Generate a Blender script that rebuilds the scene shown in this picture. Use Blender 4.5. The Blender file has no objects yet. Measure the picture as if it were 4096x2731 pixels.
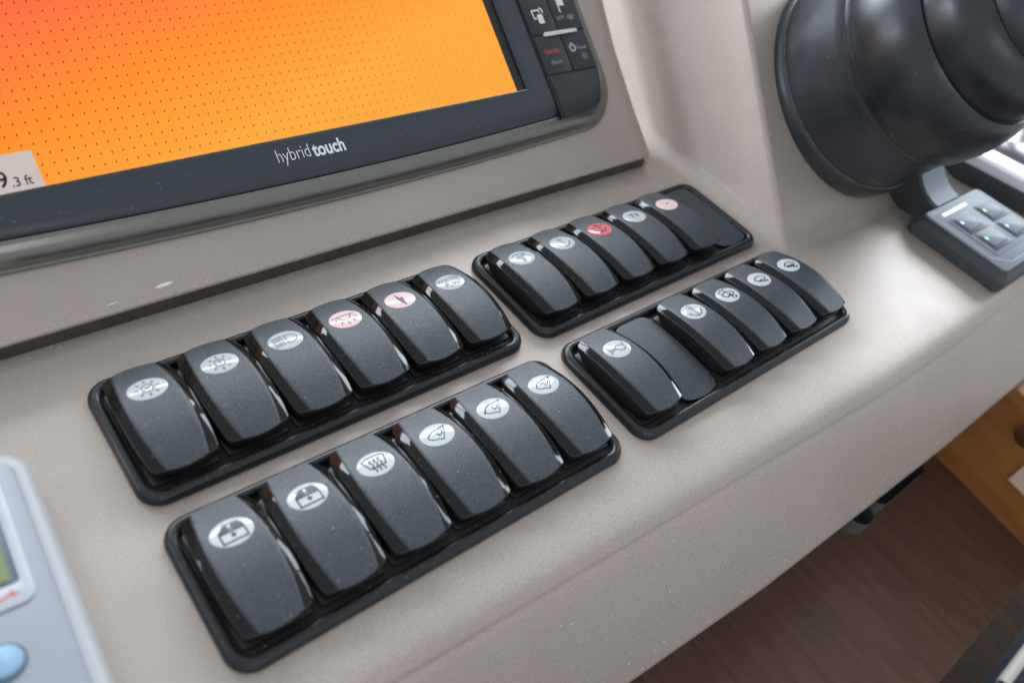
import bpy, bmesh, math, random
from mathutils import Vector, Matrix
random.seed(7)
scene = bpy.context.scene
C = scene.collection
S = 0.001                                   # everything below is written in millimetres

# ------------------------------------------------------------------ camera
cam_d = bpy.data.cameras.new('camera'); cam = bpy.data.objects.new('camera', cam_d); C.objects.link(cam)
cam_d.sensor_width = 36.0; cam_d.sensor_fit = 'HORIZONTAL'; cam_d.lens = 28.333
cam_d.clip_start = 0.005; cam_d.clip_end = 50
R = Matrix(((0.763961, 0.324954, -0.557466), (-0.60591, 0.658357, -0.446586), (0.221892, 0.678948, 0.699852)))
cam.matrix_world = Matrix.Translation(Vector((-110.773, -167.961, 229.917)) * S) @ R.to_4x4()
cam_d.dof.use_dof = True; cam_d.dof.focus_distance = 0.325; cam_d.dof.aperture_fstop = 8.0
scene.camera = cam

# ------------------------------------------------------------------ world and lamps (daylight through cabin windows)
w = bpy.data.worlds.new('World'); scene.world = w; w.use_nodes = True
bg = w.node_tree.nodes['Background']; bg.inputs[0].default_value = (0.45, 0.485, 0.53, 1); bg.inputs[1].default_value = 0.60
scene.view_settings.view_transform = 'Standard'; scene.view_settings.look = 'None'
scene.view_settings.gamma = 1; scene.view_settings.exposure = 1.1; scene.view_settings.use_curve_mapping = False

def area(name, loc, target, sx, sy, radiance, col):
    l = bpy.data.lights.new(name, 'AREA'); l.shape = 'RECTANGLE'; l.size = sx; l.size_y = sy
    l.energy = radiance * sx * sy * math.pi; l.color = col
    o = bpy.data.objects.new(name, l); C.objects.link(o); o.location = loc
    o.rotation_euler = (Vector(target) - Vector(loc)).to_track_quat('-Z', 'Y').to_euler()
    return o
SKY = (0.80, 0.905, 1.0)
T0 = (0.05, 0, 0.05)
area('windscreen_light_left', (-0.30, 1.10, 0.53), T0, 0.31, 0.50, 8.5, SKY)
area('windscreen_light_centre', (0.06, 1.12, 0.54), T0, 0.33, 0.50, 9.0, SKY)
area('windscreen_light_right', (0.50, 1.12, 0.59), T0, 0.42, 0.52, 9.0, SKY)
area('windscreen_light_corner', (0.88, 0.88, 0.60), T0, 0.36, 0.50, 9.0, SKY)
area('side_window_light', (1.40, 0.48, 0.40), T0, 0.52, 0.62, 6.6, SKY)
area('side_window_light_aft', (1.55, 0.02, 0.42), T0, 0.34, 0.62, 5.6, SKY)
area('side_window_light_left', (-1.30, 0.75, 0.50), (0.0, 0, 0.0), 0.6, 0.45, 4.0, SKY)
area('cockpit_light', (-0.5, -2.2, 1.25), (0.1, 0, 0.0), 1.6, 0.9, 0.6, (1.0, 0.96, 0.92))

# ------------------------------------------------------------------ materials
def mat(name, col, rough=0.5, metal=0.0, spec=0.5, coat=0.0, grain=0.0, grain_scale=2500.0, bump=0.0, bump_scale=2500.0,
        blotch=0.0, blotch_scale=40.0, emit=None, estr=0.0, rough_var=0.0):
    m = bpy.data.materials.new(name); m.use_nodes = True
    nt = m.node_tree; N = nt.nodes; L = nt.links; b = N['Principled BSDF']
    b.inputs['Base Color'].default_value = (*col, 1); b.inputs['Roughness'].default_value = rough
    b.inputs['Metallic'].default_value = metal; b.inputs['Specular IOR Level'].default_value = spec
    b.inputs['Coat Weight'].default_value = coat; b.inputs['Coat Roughness'].default_value = 0.05
    if emit: b.inputs['Emission Color'].default_value = (*emit, 1); b.inputs['Emission Strength'].default_value = estr
    tc = N.new('ShaderNodeTexCoord')
    cur = None
    def noise(scale, detail=2.0):
        n = N.new('ShaderNodeTexNoise'); n.inputs['Scale'].default_value = scale; n.inputs['Detail'].default_value = detail
        L.new(tc.outputs['Object'], n.inputs['Vector']); return n
    def mul(fac_socket, lo, hi, prev):
        mr = N.new('ShaderNodeMapRange'); mr.inputs['From Min'].default_value = 0.3; mr.inputs['From Max'].default_value = 0.7
        mr.inputs['To Min'].default_value = lo; mr.inputs['To Max'].default_value = hi; L.new(fac_socket, mr.inputs['Value'])
        mx = N.new('ShaderNodeMix'); mx.data_type = 'RGBA'; mx.blend_type = 'MULTIPLY'; mx.inputs['Factor'].default_value = 1
        if prev is None: mx.inputs['A'].default_value = (*col, 1)
        else: L.new(prev, mx.inputs['A'])
        L.new(mr.outputs[0], mx.inputs['B']); return mx.outputs['Result']
    if grain: cur = mul(noise(grain_scale, 1.0).outputs['Fac'], 1 - grain, 1 + grain, cur)
    if blotch: cur = mul(noise(blotch_scale, 5.0).outputs['Fac'], 1 - blotch, 1 + blotch, cur)
    if cur is not None: L.new(cur, b.inputs['Base Color'])
    if rough_var:
        mr = N.new('ShaderNodeMapRange'); mr.inputs['From Min'].default_value = 0.3; mr.inputs['From Max'].default_value = 0.7
        mr.inputs['To Min'].default_value = rough - rough_var; mr.inputs['To Max'].default_value = rough + rough_var
        L.new(noise(70, 6).outputs['Fac'], mr.inputs['Value']); L.new(mr.outputs[0], b.inputs['Roughness'])
    if bump:
        bp = N.new('ShaderNodeBump'); bp.inputs['Strength'].default_value = bump; bp.inputs['Distance'].default_value = 0.0002
        L.new(noise(bump_scale, 2.0).outputs['Fac'], bp.inputs['Height']); L.new(bp.outputs['Normal'], b.inputs['Normal'])
    return m

M = {}
M['paint'] = mat('champagne_paint', (0.462, 0.386, 0.334), 0.45, 0.34, 0.5, grain=0.17, grain_scale=2300, bump=0.035, bump_scale=1700, blotch=0.04, blotch_scale=22, rough_var=0.02)
M['face'] = mat('charcoal_texture', (0.034, 0.042, 0.051), 0.43, 0, 0.55, grain=0.45, grain_scale=1900, bump=0.8, bump_scale=1900, rough_var=0.06)
M['satin'] = mat('black_satin_plastic', (0.012, 0.0125, 0.0135), 0.38, 0, 0.5, bump=0.08, bump_scale=1800, blotch=0.3, blotch_scale=60, rough_var=0.08)
M['rim'] = mat('black_panel_plastic', (0.014, 0.0145, 0.0155), 0.36, 0, 0.5, bump=0.10, bump_scale=1500, blotch=0.25, blotch_scale=50, rough_var=0.08)
M['floor_black'] = mat('dusty_black_plastic', (0.012, 0.0115, 0.011), 0.5, 0, 0.4, blotch=0.5, blotch_scale=160)
M['gloss'] = mat('smoky_gloss_plastic', (0.010, 0.0095, 0.0085), 0.07, 0, 0.28, rough_var=0.02)
M['lens_white'] = mat('white_lens', (0.52, 0.55, 0.54), 0.03, 0, 0.26, coat=0.0)
M['lens_pink'] = mat('pink_lens', (0.84, 0.60, 0.59), 0.03, 0, 0.26, coat=0.0)
M['lens_red'] = mat('red_lens', (0.80, 0.17, 0.18), 0.03, 0, 0.26, coat=0.0)
M['ink'] = mat('black_print', (0.02, 0.022, 0.022), 0.32, 0, 0.3, coat=0.0)
M['ink_red'] = mat('dark_red_print', (0.30, 0.03, 0.04), 0.32, 0, 0.3, coat=0.0)
M['ink_grey_glare'] = mat('grey_glare_print', (0.16, 0.17, 0.18), 0.32, 0, 0.3, coat=0.0)  # print greyed by the lens reflection, put into its colour
M['silver'] = mat('silver_housing', (0.22, 0.215, 0.195), 0.22, 0.75, 0.5, grain=0.06, grain_scale=900, rough_var=0.06)
M['bezel'] = mat('dark_display_bezel', (0.030, 0.039, 0.048), 0.32, 0, 0.55, bump=0.03, bump_scale=2500, rough_var=0.06)
M['key'] = mat('dark_key_plastic', (0.021, 0.025, 0.031), 0.36, 0, 0.5, bump=0.06, bump_scale=2200)
M['black'] = mat('black_gap', (0.004, 0.004, 0.004), 0.5)
M['chrome'] = mat('polished_metal', (0.78, 0.77, 0.74), 0.18, 1.0)
M['print_white'] = mat('white_print', (0.75, 0.77, 0.78), 0.5)
M['print_red'] = mat('red_print', (0.62, 0.05, 0.06), 0.5)
M['print_dim'] = mat('dim_grey_print', (0.30, 0.32, 0.33), 0.5)
M['rubber'] = mat('matt_black_rubber', (0.024, 0.030, 0.037), 0.40, 0, 0.65, bump=0.12, bump_scale=700, blotch=0.35, blotch_scale=45, rough_var=0.10)
M['rubber_cap'] = mat('smooth_black_rubber', (0.015, 0.0185, 0.023), 0.33, 0, 0.6, blotch=0.35, blotch_scale=60, rough_var=0.08)
M['pad_side'] = mat('dark_slate_plastic', (0.045, 0.052, 0.058), 0.38, 0, 0.5)
M['pad_top'] = mat('pale_grey_plastic', (0.21, 0.24, 0.28), 0.55, 0.0, 0.3)
M['pad_line'] = mat('grey_line_print', (0.09, 0.11, 0.14), 0.5)
M['button'] = mat('grey_button', (0.17, 0.195, 0.22), 0.55, 0.0, 0.3)
M['led'] = mat('green_led', (0.1, 0.8, 0.3), 0.3, emit=(0.10, 0.85, 0.30), estr=0.18)
M['white_plastic'] = mat('white_plastic', (0.74, 0.76, 0.79), 0.28, 0, 0.5)
M['purple_glass'] = mat('dark_purple_display', (0.05, 0.028, 0.045), 0.12, 0, 0.6)
M['blue_grey'] = mat('blue_grey_plastic', (0.255, 0.28, 0.295), 0.40, 0.0, 0.5, blotch=0.05, blotch_scale=30)
M['blue_grey_edge'] = mat('light_grey_edge_plastic', (0.36, 0.365, 0.37), 0.4, 0, 0.4)
M['lcd'] = mat('green_lcd', (0.20, 0.245, 0.11), 0.12, 0, 0.5)
M['lcd_rim'] = mat('pale_display_rim', (0.46, 0.49, 0.505), 0.35, 0, 0.4)
M['lcd_well'] = mat('grey_display_well', (0.10, 0.13, 0.16), 0.4)
M['blue_button'] = mat('pale_blue_button', (0.24, 0.38, 0.52), 0.35, 0, 0.5, blotch=0.18, blotch_scale=200)
M['latch'] = mat('grey_latch_plastic', (0.09, 0.09, 0.09), 0.3, 0, 0.5)
M['paper'] = mat('pale_paper', (0.80, 0.62, 0.50), 0.7)
M['navy'] = mat('navy_fabric', (0.012, 0.018, 0.03), 0.8, bump=0.3, bump_scale=900)
M['piping'] = mat('cream_piping', (0.62, 0.58, 0.52), 0.6)
M['groove_shade'] = mat('dark_groove_shade', (0.060, 0.050, 0.046), 0.5, 0, 0.4, blotch=0.2, blotch_scale=60)
M['scuff_glint'] = mat('pale_scuff_glint', (0.85, 0.84, 0.82), 0.3)  # fascia smears with their white glint painted into the colour
M['grey_dust'] = mat('grey_dust_film', (0.16, 0.165, 0.17), 0.8, blotch=0.6, blotch_scale=300)
M['dust'] = mat('pale_dust', (0.72, 0.69, 0.63), 0.9)
M['grit'] = mat('dark_grit', (0.10, 0.085, 0.07), 0.9)
M['knob'] = mat('dark_wood_knob', (0.10, 0.035, 0.012), 0.4)

def wood(name, c1, c2, rough, sc):
    m = bpy.data.materials.new(name); m.use_nodes = True; N = m.node_tree.nodes; L = m.node_tree.links; b = N['Principled BSDF']
    tc = N.new('ShaderNodeTexCoord'); mp = N.new('ShaderNodeMapping'); mp.inputs['Scale'].default_value = sc
    n = N.new('ShaderNodeTexNoise'); n.inputs['Scale'].default_value = 1.0; n.inputs['Detail'].default_value = 7; n.inputs['Distortion'].default_value = 0.8
    r = N.new('ShaderNodeValToRGB'); r.color_ramp.elements[0].position = 0.32; r.color_ramp.elements[1].position = 0.68
    r.color_ramp.elements[0].color = (*c1, 1); r.color_ramp.elements[1].color = (*c2, 1)
    L.new(tc.outputs['Object'], mp.inputs['Vector']); L.new(mp.outputs[0], n.inputs['Vector']); L.new(n.outputs['Fac'], r.inputs[0])
    L.new(r.outputs[0], b.inputs['Base Color']); b.inputs['Roughness'].default_value = rough; b.inputs['Specular IOR Level'].default_value = 0.2
    return m
M['dark_wood'] = wood('dark_brown_wood', (0.092, 0.053, 0.034), (0.135, 0.077, 0.048), 0.55, (150, 18, 60))
M['warm_wood'] = wood('orange_brown_wood', (0.27, 0.105, 0.026), (0.38, 0.165, 0.048), 0.45, (60, 14, 90))

M['floor_wood'] = wood('deep_brown_wood', (0.014, 0.008, 0.005), (0.030, 0.016, 0.009), 0.9, (120, 20, 60))
def screen_mat():
    m = bpy.data.materials.new('orange_display'); m.use_nodes = True; N = m.node_tree.nodes; L = m.node_tree.links; b = N['Principled BSDF']
    b.inputs['Base Color'].default_value = (0.01, 0.01, 0.01, 1); b.inputs['Roughness'].default_value = 0.5; b.inputs['Specular IOR Level'].default_value = 0.12
    tc = N.new('ShaderNodeTexCoord'); sp = N.new('ShaderNodeSeparateXYZ'); L.new(tc.outputs['Object'], sp.inputs[0])
    def math_(op, a, bb=None):
        n = N.new('ShaderNodeMath'); n.operation = op
        for i, v in enumerate((a, bb)):
            if v is None: continue
            if isinstance(v, (int, float)): n.inputs[i].default_value = v
            else: L.new(v, n.inputs[i])
        return n.outputs[0]
    X = math_('MULTIPLY', sp.outputs[0], 1000.0); Y = math_('MULTIPLY', sp.outputs[1], 1000.0)
    # displayed picture: red upper left corner melting into orange and amber
    g = math_('ADD', math_('MULTIPLY', X, 0.0036), math_('MULTIPLY', Y, -0.0112))
    g = math_('ADD', g, 1.52)
    r = N.new('ShaderNodeValToRGB'); e = r.color_ramp.elements
    e[0].position = 0.0; e[0].color = (1.0, 0.10, 0.055, 1); e[1].position = 1.0; e[1].color = (1.0, 0.37, 0.035, 1)
    q = e.new(0.30); q.color = (1.0, 0.185, 0.030, 1); q = e.new(0.6); q.color = (1.0, 0.27, 0.016, 1)
    L.new(g, r.inputs[0])
    # square grid of little dark dashes, 3.75 mm apart
    fx = math_('ABSOLUTE', math_('SUBTRACT', math_('FRACT', math_('ADD', math_('DIVIDE', X, 3.75), 0.33 + 100.5)), 0.5))
    fy = math_('ABSOLUTE', math_('SUBTRACT', math_('FRACT', math_('ADD', math_('DIVIDE', Y, 3.75), 0.09 + 100.5)), 0.5))
    d = math_('MULTIPLY', math_('LESS_THAN', fx, 0.066), math_('LESS_THAN', fy, 0.12))
    mx = N.new('ShaderNodeMix'); mx.data_type = 'RGBA'; L.new(math_('MULTIPLY', d, math_('SUBTRACT', 0.72, math_('MULTIPLY', X, 0.0028))), mx.inputs['Factor']); L.new(r.outputs[0], mx.inputs['A']); mx.inputs['B'].default_value = (0.10, 0.045, 0.01, 1)
    L.new(mx.outputs['Result'], b.inputs['Emission Color']); b.inputs['Emission Strength'].default_value = 0.49
    return m
M['screen'] = screen_mat()
M['databox'] = mat('pale_screen_field', (0.05, 0.05, 0.05), 0.45, spec=0.25, emit=(0.60, 0.52, 0.48), estr=0.42)
M['screen_ink'] = mat('black_screen_digits', (0.01, 0.01, 0.01), 0.45, spec=0.25)

# ------------------------------------------------------------------ helpers
def obj(name, verts, faces, m, parent=None, smooth=True, loc=None, sharp=35.0):
    me = bpy.data.meshes.new(name)
    me.from_pydata([(v[0] * S, v[1] * S, v[2] * S) for v in verts], [], faces)
    me.update(); me.materials.append(m if not isinstance(m, str) else M[m])
    bm = bmesh.new(); bm.from_mesh(me); bmesh.ops.recalc_face_normals(bm, faces=bm.faces)
    if smooth:
        for f in bm.faces: f.smooth = True
        for ed in bm.edges:
            if len(ed.link_faces) == 2 and ed.calc_face_angle(0) > math.radians(sharp): ed.smooth = False
    bm.to_mesh(me); bm.free()
    return link(name, me, parent, loc)
def link(name, me, parent=None, loc=None):
    o = bpy.data.objects.new(name, me); C.objects.link(o); o.parent = parent
    if loc: o.location = Vector(loc) * S
    return o
def empty(name, loc=(0, 0, 0), rot=(0, 0, 0)):
    o = bpy.data.objects.new(name, None); C.objects.link(o); o.location = Vector(loc) * S; o.rotation_euler = rot
    o.empty_display_size = 0.01; return o
def tag(o, label, cat, group=None, kind=None):
    if label: o['label'] = label
    if cat: o['category'] = cat
    if group: o['group'] = group
    if kind: o['kind'] = kind
    return o
def grid_faces(nu, nv, close_u=False, base=0):
    f = []
    for j in range(nv - 1):
        for i in range(nu if close_u else nu - 1):
            a = base + j * nu + i; b2 = base + j * nu + (i + 1) % nu
            f.append((a, b2, b2 + nu, a + nu))
    return f
def rrect(x0, x1, y0, y1, r, n=6):
    p = []
    for cx, cy, a0 in ((x1 - r, y1 - r, 0), (x0 + r, y1 - r, 90), (x0 + r, y0 + r, 180), (x1 - r, y0 + r, 270)):
        for k in range(n + 1):
            a = math.radians(a0 + 90 * k / n); p.append((cx + r * math.cos(a), cy + r * math.sin(a)))
    return p
def rings(rs):                                  # list of closed rings -> side faces
    v = []; f = []; n = len(rs[0])
    for r in rs: v += r
    return v, grid_faces(n, len(rs), True)
def block(x0, x1, y0, y1, z0, z1, r=1.0, bev=0.6, n=4, draft=0.0):
    """rounded, bevelled slab: list of verts and faces"""
    def ring(inset, z, rr): return [(x, y, z) for x, y in rrect(x0 + inset, x1 - inset, y0 + inset, y1 - inset, max(rr - inset, 0.05), n)]
    rs = [ring(0, z0, r), ring(draft, z1 - bev, r), ring(draft + bev * 0.3, z1 - bev * 0.3, r), ring(draft + bev, z1, r)]
    v, f = rings(rs); k = len(rs[0]); f.append(tuple(range(len(v) - k, len(v)))); f.append(tuple(range(k - 1, -1, -1)))
    return v, f
def text_mesh(s, size, off=0.0, shear=0.0, sx=1.0, space=1.0):
    cu = bpy.data.curves.new('t', 'FONT'); cu.body = s; cu.size = size; cu.offset = off; cu.shear = shear
    cu.align_x = 'CENTER'; cu.align_y = 'CENTER'; cu.resolution_u = 3; cu.space_character = space
    o = bpy.data.objects.new('t', cu); C.objects.link(o)
    dg = bpy.context.evaluated_depsgraph_get(); dg.update()
    me = bpy.data.meshes.new_from_object(o.evaluated_get(dg))
    vs = [(v.co.x * sx, v.co.y) for v in me.vertices]; fs = [tuple(p.vertices) for p in me.polygons]
    bpy.data.objects.remove(o); bpy.data.curves.remove(cu); bpy.data.meshes.remove(me)
    return vs, fs
def flat_text(name, s, size, x, y, z, m, parent, off=0.0, sx=1.0, space=1.0):
    vs, fs = text_mesh(s, size, off, 0, sx, space)
    return obj(name, [(vx + x, vy + y, z) for vx, vy in vs], fs, m, parent, smooth=False)
def lerp_table(t, x):
    if x <= t[0][0]: return t[0][1]
    for (a, b2), (c, d) in zip(t, t[1:]):
        if x <= c:
            k = (x - a) / (c - a); return b2 + (d - b2) * k
    return t[-1][1]

# ------------------------------------------------------------------ dashboard (the surface everything stands on)
crease = [(-420, -92), (-100, -105.5), (49, -113.5), (114, -116.8), (162, -119.4), (225, -122.6), (290, -123.2), (366, -121.2), (520, -116), (700, -110)]
lowedge = [(-420, -118), (-100, -135), (51, -143.7), (129, -148.6), (222, -151.0), (288, -152.5), (394, -152.8), (700, -150)]
xs = [-420 + 1120 * i / 140 for i in range(141)]
prof = [(330, -0.0), (150, 0), (40, 0), (24, 0), (17, -0.12), (12, -0.45), (8, -1.0), (5, -1.8), (2.8, -2.9), (1.2, -4.2), (0.3, -5.4), (0.1, -6.4), (-0.2, -7.0), (-1.5, -7.5), (-2.4, -8.4)]
verts = []
for px, pz in prof: verts += [(x, lerp_table(crease, x) + px if px < 200 else 300, pz) for x in xs]
lo0 = 2.3
for k in (0.15, 0.35, 0.6, 0.85, 0.97, 1.0):
    for x in xs:
        yc = lerp_table(crease, x) - lo0; yl = lerp_table(lowedge, x)
        verts.append((x, yc + (yl - yc) * k + math.sin(k * math.pi) * -1.5, -8.4 + (-60 + 8.4) * k))
for dy, dz in ((0.8, -61.6), (3.0, -62.6), (8, -63), (90, -63), (90, -30)): verts += [(x, lerp_table(lowedge, x) + dy, dz) for x in xs]
dash = obj('dashboard', verts, grid_faces(141, len(prof) + 6 + 5), 'paint', None, True, sharp=60)
dash['kind'] = 'structure'

# raised moulding right of the display: left wall and the sloping front wall that carries the throttle (one casting with the dash)
zl = [(7 * (1 - math.cos(math.radians(a))) , 7 * (1 - math.sin(math.radians(a)))) for a in range(0, 91, 10)]
zl = [(z, o) for z, o in zl] + [(z, 0) for z in (14, 22, 34, 48, 64, 82, 102, 124, 136)] + [(141, -3), (143, -8), (143.5, -40)]
verts = []; nu = None
for z, o in zl:
    cx = 249 + 0.315 * z - o; cy = -34 + 1.18 * z - o       # crease corner at this height (fillet pushes it outward at the foot)
    x_back = 240 + 0.42 * z - o
    row = []
    r = 3.4
    for k in range(13):                                       # left wall, far to near
        t = k / 12.0; yy = 300 + (cy + r - 300) * t; row.append((x_back + (cx - x_back) * ((300 - yy) / (300 - cy)), yy, z))
    for a in range(10, 91, 10):                               # rounded corner
        aa = math.radians(a); row.append((cx + r * (1 - math.cos(aa)), cy + r * (1 - math.sin(aa)), z))
    for k in range(1, 25): row.append((cx + r + (700 - cx - r) * k / 24.0, cy, z))
    nu = len(row); verts += [(x, y, zz + 0.01) for x, y, zz in row]
obj('side_moulding', verts, grid_faces(nu, len(zl)), 'paint', dash, True, sharp=60)

# ------------------------------------------------------------------ fascia that carries the display
TH = math.radians(35.5)
fas = empty('fascia_panel', (0, 50, 8), (TH, 0, 0))
tag(fas, 'sloping champagne fascia panel under the orange display, its lower lip over a dark groove', 'panel')
right = [(-2, 223.3), (1, 223.6), (29, 224.3), (64, 227.0), (88, 231.0), (120, 238), (180, 252), (260, 268)]
vs_ = [0.0, 8, 18, 29, 45, 64, 76, 88, 105, 120, 150, 180, 220, 260]
cols = [-420, -200, -60, 60, 150, 200]
verts = []
def fascia_row(v, wv, dxr=0.0): return [(x, v, wv) for x in cols] + [(lerp_table(right, v) - 6, v, wv), (lerp_table(right, v) - 2.2 + dxr * 0, v, wv - 0.15), (lerp_table(right, v) - 0.6, v, wv - 0.9), (lerp_table(right, v), v, wv - 2.4), (lerp_table(right, v), v, wv - 14)]
s_, c_ = math.sin(TH), math.cos(TH)
def yz(dy, dz): return (dy * c_ + dz * s_, -dy * s_ + dz * c_)       # world offset from lip corner -> (v,w)
rows = []
for dy, dz in ((16.0, -3.6), (11.0, -3.2), (5.0, -2.8), (1.2, -2.5), (0.3, -2.0), (-0.1, -1.2), (0.1, -0.5), (0.7, 0.1)):
    v, wv = yz(dy, dz); rows.append(fascia_row(v, wv))
for v in vs_[1:]:
    rows.append(fascia_row(v, 0.0))
rows.insert(8, fascia_row(2.6, -0.05))
for r in rows: verts += r
obj('panel_skin', verts, grid_faces(len(rows[0]), len(rows)), 'paint', fas, True, sharp=50)

# dark strip painting in the groove's shade under the lip, then the right-edge channel
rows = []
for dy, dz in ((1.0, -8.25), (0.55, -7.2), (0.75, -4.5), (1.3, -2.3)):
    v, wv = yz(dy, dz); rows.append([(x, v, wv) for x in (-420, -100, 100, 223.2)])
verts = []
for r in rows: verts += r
obj('groove_shade', verts, grid_faces(4, len(rows)), 'groove_shade', fas, True, sharp=60)
verts = []
for v in [-4] + vs_[1:]:
    xr = lerp_table(right, v); verts += [(xr - 0.4, v, -2.8), (xr + 2.5, v, -6.0), (xr + 7.5, v, -9.0), (xr + 13, v, -10.5)]
obj('edge_channel', verts, grid_faces(4, len(vs_)), 'paint', fas, True, sharp=60)
for pts in ([(-41, 4.0), (-38.6, 4.75), (-35.6, 4.9), (-33.6, 4.35), (-35.8, 3.7), (-38.8, 3.45)], [(-58.5, 2.6), (-55.6, 3.0), (-53.4, 2.9), (-55.8, 2.6)]):
    obj('scuff_glint', [(x, y, 0.04) for x, y in pts], [tuple(range(len(pts)))], 'scuff_glint', fas, False)

# ------------------------------------------------------------------ chart display
mfd = empty('chart_display', (0, 50, 8), (TH, 0, 0))
tag(mfd, 'touchscreen chart display showing an orange picture, dark bezel in a silver housing', 'display')
def bot(x): return 17.9 + 1.82e-4 * (x - 57) ** 2
XL, XR, YT = -149.0, 211.5, 196.0
def outline(off):
    """closed outline, counter clockwise, inset by off; fixed point count"""
    p = []; r = max(24 - off * 0.45, 5)
    x1 = XR - off; x0 = XL + off; yt = YT - off
    def rside(v): return x1 - 0.00012 * (v - 118) ** 2
    for k in range(40):                                     # bottom, left to right
        x = x0 + r + (x1 - 1.2 - x0 - 2 * r) * k / 39; p.append((x, bot(x) + off))
    bx = p[-1][0]; by = p[-1][1]; ex = rside(by + r); 
    for k in range(1, 9):
        a = math.radians(-90 + 90 * k / 9); p.append((bx + (ex - bx) * math.cos(a) , by + r + r * math.sin(a)))
    for k in range(16): v = by + r + (yt - 2 * r - by) * k / 15; p.append((rside(v), v))
    for k in range(1, 7): a = math.radians(90 * k / 7); p.append((rside(yt - r) - r + r * math.cos(a), yt - r + r * math.sin(a)))
    for k in range(20): p.append((x1 - r + (x0 + r - x1 + r) * k / 19, yt))
    for k in range(1, 7): a = math.radians(90 + 90 * k / 7); p.append((x0 + r + r * math.cos(a), yt - r + r * math.sin(a)))
    bl = bot(x0 + r) + off
    for k in range(12): p.append((x0, yt - r + (bl + r - yt + r) * k / 11))
    for k in range(1, 7): a = math.radians(180 + 90 * k / 7); p.append((x0 + r + r * math.cos(a), bl + r + r * math.sin(a)))
    return p
rs = []
for off, z in ((1.0, -1.5), (0.4, 0.0), (0.0, 0.9), (0.3, 1.9), (1.4, 2.5), (1.7, 2.9), (1.2, 3.4), (1.8, 4.6), (3.3, 6.4), (5.6, 7.7), (7.6, 8.5), (8.6, 8.7), (9.1, 8.6), (9.25, 7.4)):
    rs.append([(x, y, z) for x, y in outline(off)])
v, f = rings(rs); obj('silver_housing', v, f, 'silver', mfd, True, sharp=40)
# dark bezel between housing and screen opening
OX0, OX1, OY0, OY1 = -117.0, 150.4, 45.0, 172.0
out = outline(9.5); n = len(out)
def inner_pt(i):
    x, y = out[i]; 
    if i < 40: t = i / 39.0; return (OX0 + (OX1 - OX0) * t, OY0)
    if i < 48: return (OX1, OY0)
    if i < 64: t = (i - 48) / 15.0; return (OX1, OY0 + (OY1 - OY0) * t)
    if i < 70: return (OX1, OY1)
    if i < 90: t = (i - 70) / 19.0; return (OX1 + (OX0 - OX1) * t, OY1)
    if i < 96: return (OX0, OY1)
    if i < 108: t = (i - 96) / 11.0; return (OX0, OY1 + (OY0 - OY1) * t)
    return (OX0, OY0)
bprof = [(0, 7.2), (0.0, 7.6), (0.015, 7.9), (0.05, 8.35), (0.11, 8.85), (0.18, 9.25), (0.27, 9.58), (0.38, 9.8), (0.5, 9.9), (0.7, 9.97), (0.82, 10.02), (0.9, 10.2), (0.95, 10.3), (0.985, 10.15), (1.0, 9.9), (1.0, 8.0)]
rs = []
for t, z in bprof:
    ring = []
    for i in range(n):
        ix, iy = inner_pt(i); x, y = out[i]
        px, py = x + (ix - x) * t, y + (iy - y) * t
        ring.append((px, py, z))
    rs.append(ring)
v, f = rings(rs); bez = obj('bezel', v, f, 'bezel', mfd, True, sharp=60)
v, f = block(OX0 - 1, OX1 + 1, OY0 - 1, OY1 + 1, 8.0, 9.2, 0.3, 0.1, 2); obj('screen_surround', v, f, 'black', mfd, False)
scr = obj('screen', [(-113, OY0 - 0.4, 9.7), (144.5, OY0 - 0.4, 9.7), (144.5, 170, 9.7), (-113, 170, 9.7), (-113, OY0 - 0.4, 9.1), (144.5, OY0 - 0.4, 9.1), (144.5, 170, 9.1), (-113, 170, 9.1)],
          [(0, 1, 2, 3), (0, 4, 5, 1), (1, 5, 6, 2), (2, 6, 7, 3), (3, 7, 4, 0)], 'screen', mfd, False)
obj('depth_field', [(-96, OY0 - 0.3, 9.75), (-62.8, OY0 - 0.3, 9.75), (-62.8, 57.8, 9.75), (-96, 57.8, 9.75)], [(0, 1, 2, 3)], 'databox', scr, False)
flat_text('depth_digit', '9', 7.6, -74.2, 49.4, 9.80, 'screen_ink', scr, 0.12, 0.9)
flat_text('depth_fraction', '.3 ft', 4.6, -68.9, 48.0, 9.80, 'screen_ink', scr, 0.05, 0.88)
flat_text('logo_light', 'hybrid', 7.8, 24.7, 38.0, 10.12, 'print_white', bez, -0.10, 0.76, 0.98)
flat_text('logo_bold', 'touch', 7.8, 40.3, 37.6, 10.14, 'print_white', bez, 0.24, 0.80, 1.0)
# key column
def key(name, pts, z0, z1):
    def ins(d):
        cx = sum(p[0] for p in pts) / len(pts); cy = sum(p[1] for p in pts) / len(pts); o = []
        for x, y in pts:
            L_ = math.hypot(x - cx, y - cy); o.append((x - (x - cx) / L_ * d, y - (y - cy) / L_ * d))
        return o
    rs = [[(x, y, z0) for x, y in pts], [(x, y, z1 - 0.35) for x, y in pts], [(x, y, z1 - 0.1) for x, y in ins(0.18)], [(x, y, z1) for x, y in ins(0.55)]]
    v, f = rings(rs); k = len(pts); f.append(tuple(range(len(v) - k, len(v))))
    return obj(name, v, f, 'key', mfd, True, sharp=30)
def quad_pts(x0, x1, x1b, y0, y1):              # right edge leans from x1b (bottom) to x1 (top)
    return [(x0, y0), (x1b, y0), (x1, y1), (x0, y1)]
v = [(164.2, 25.5, 8.2), (198, 25.5, 8.2), (200.8, 92, 8.2), (200.8, 215, 8.2), (164.2, 215, 8.2)]
v2 = [(a, b2, 10.72) for a, b2, _ in v]
xm = 183.0
kz = (9.4, 11.0)
KEYS = {}
KEYS['view'] = key('key', quad_pts(165.4, xm - 0.3, xm - 0.3, 69.9, 90.3), *kz)
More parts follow.
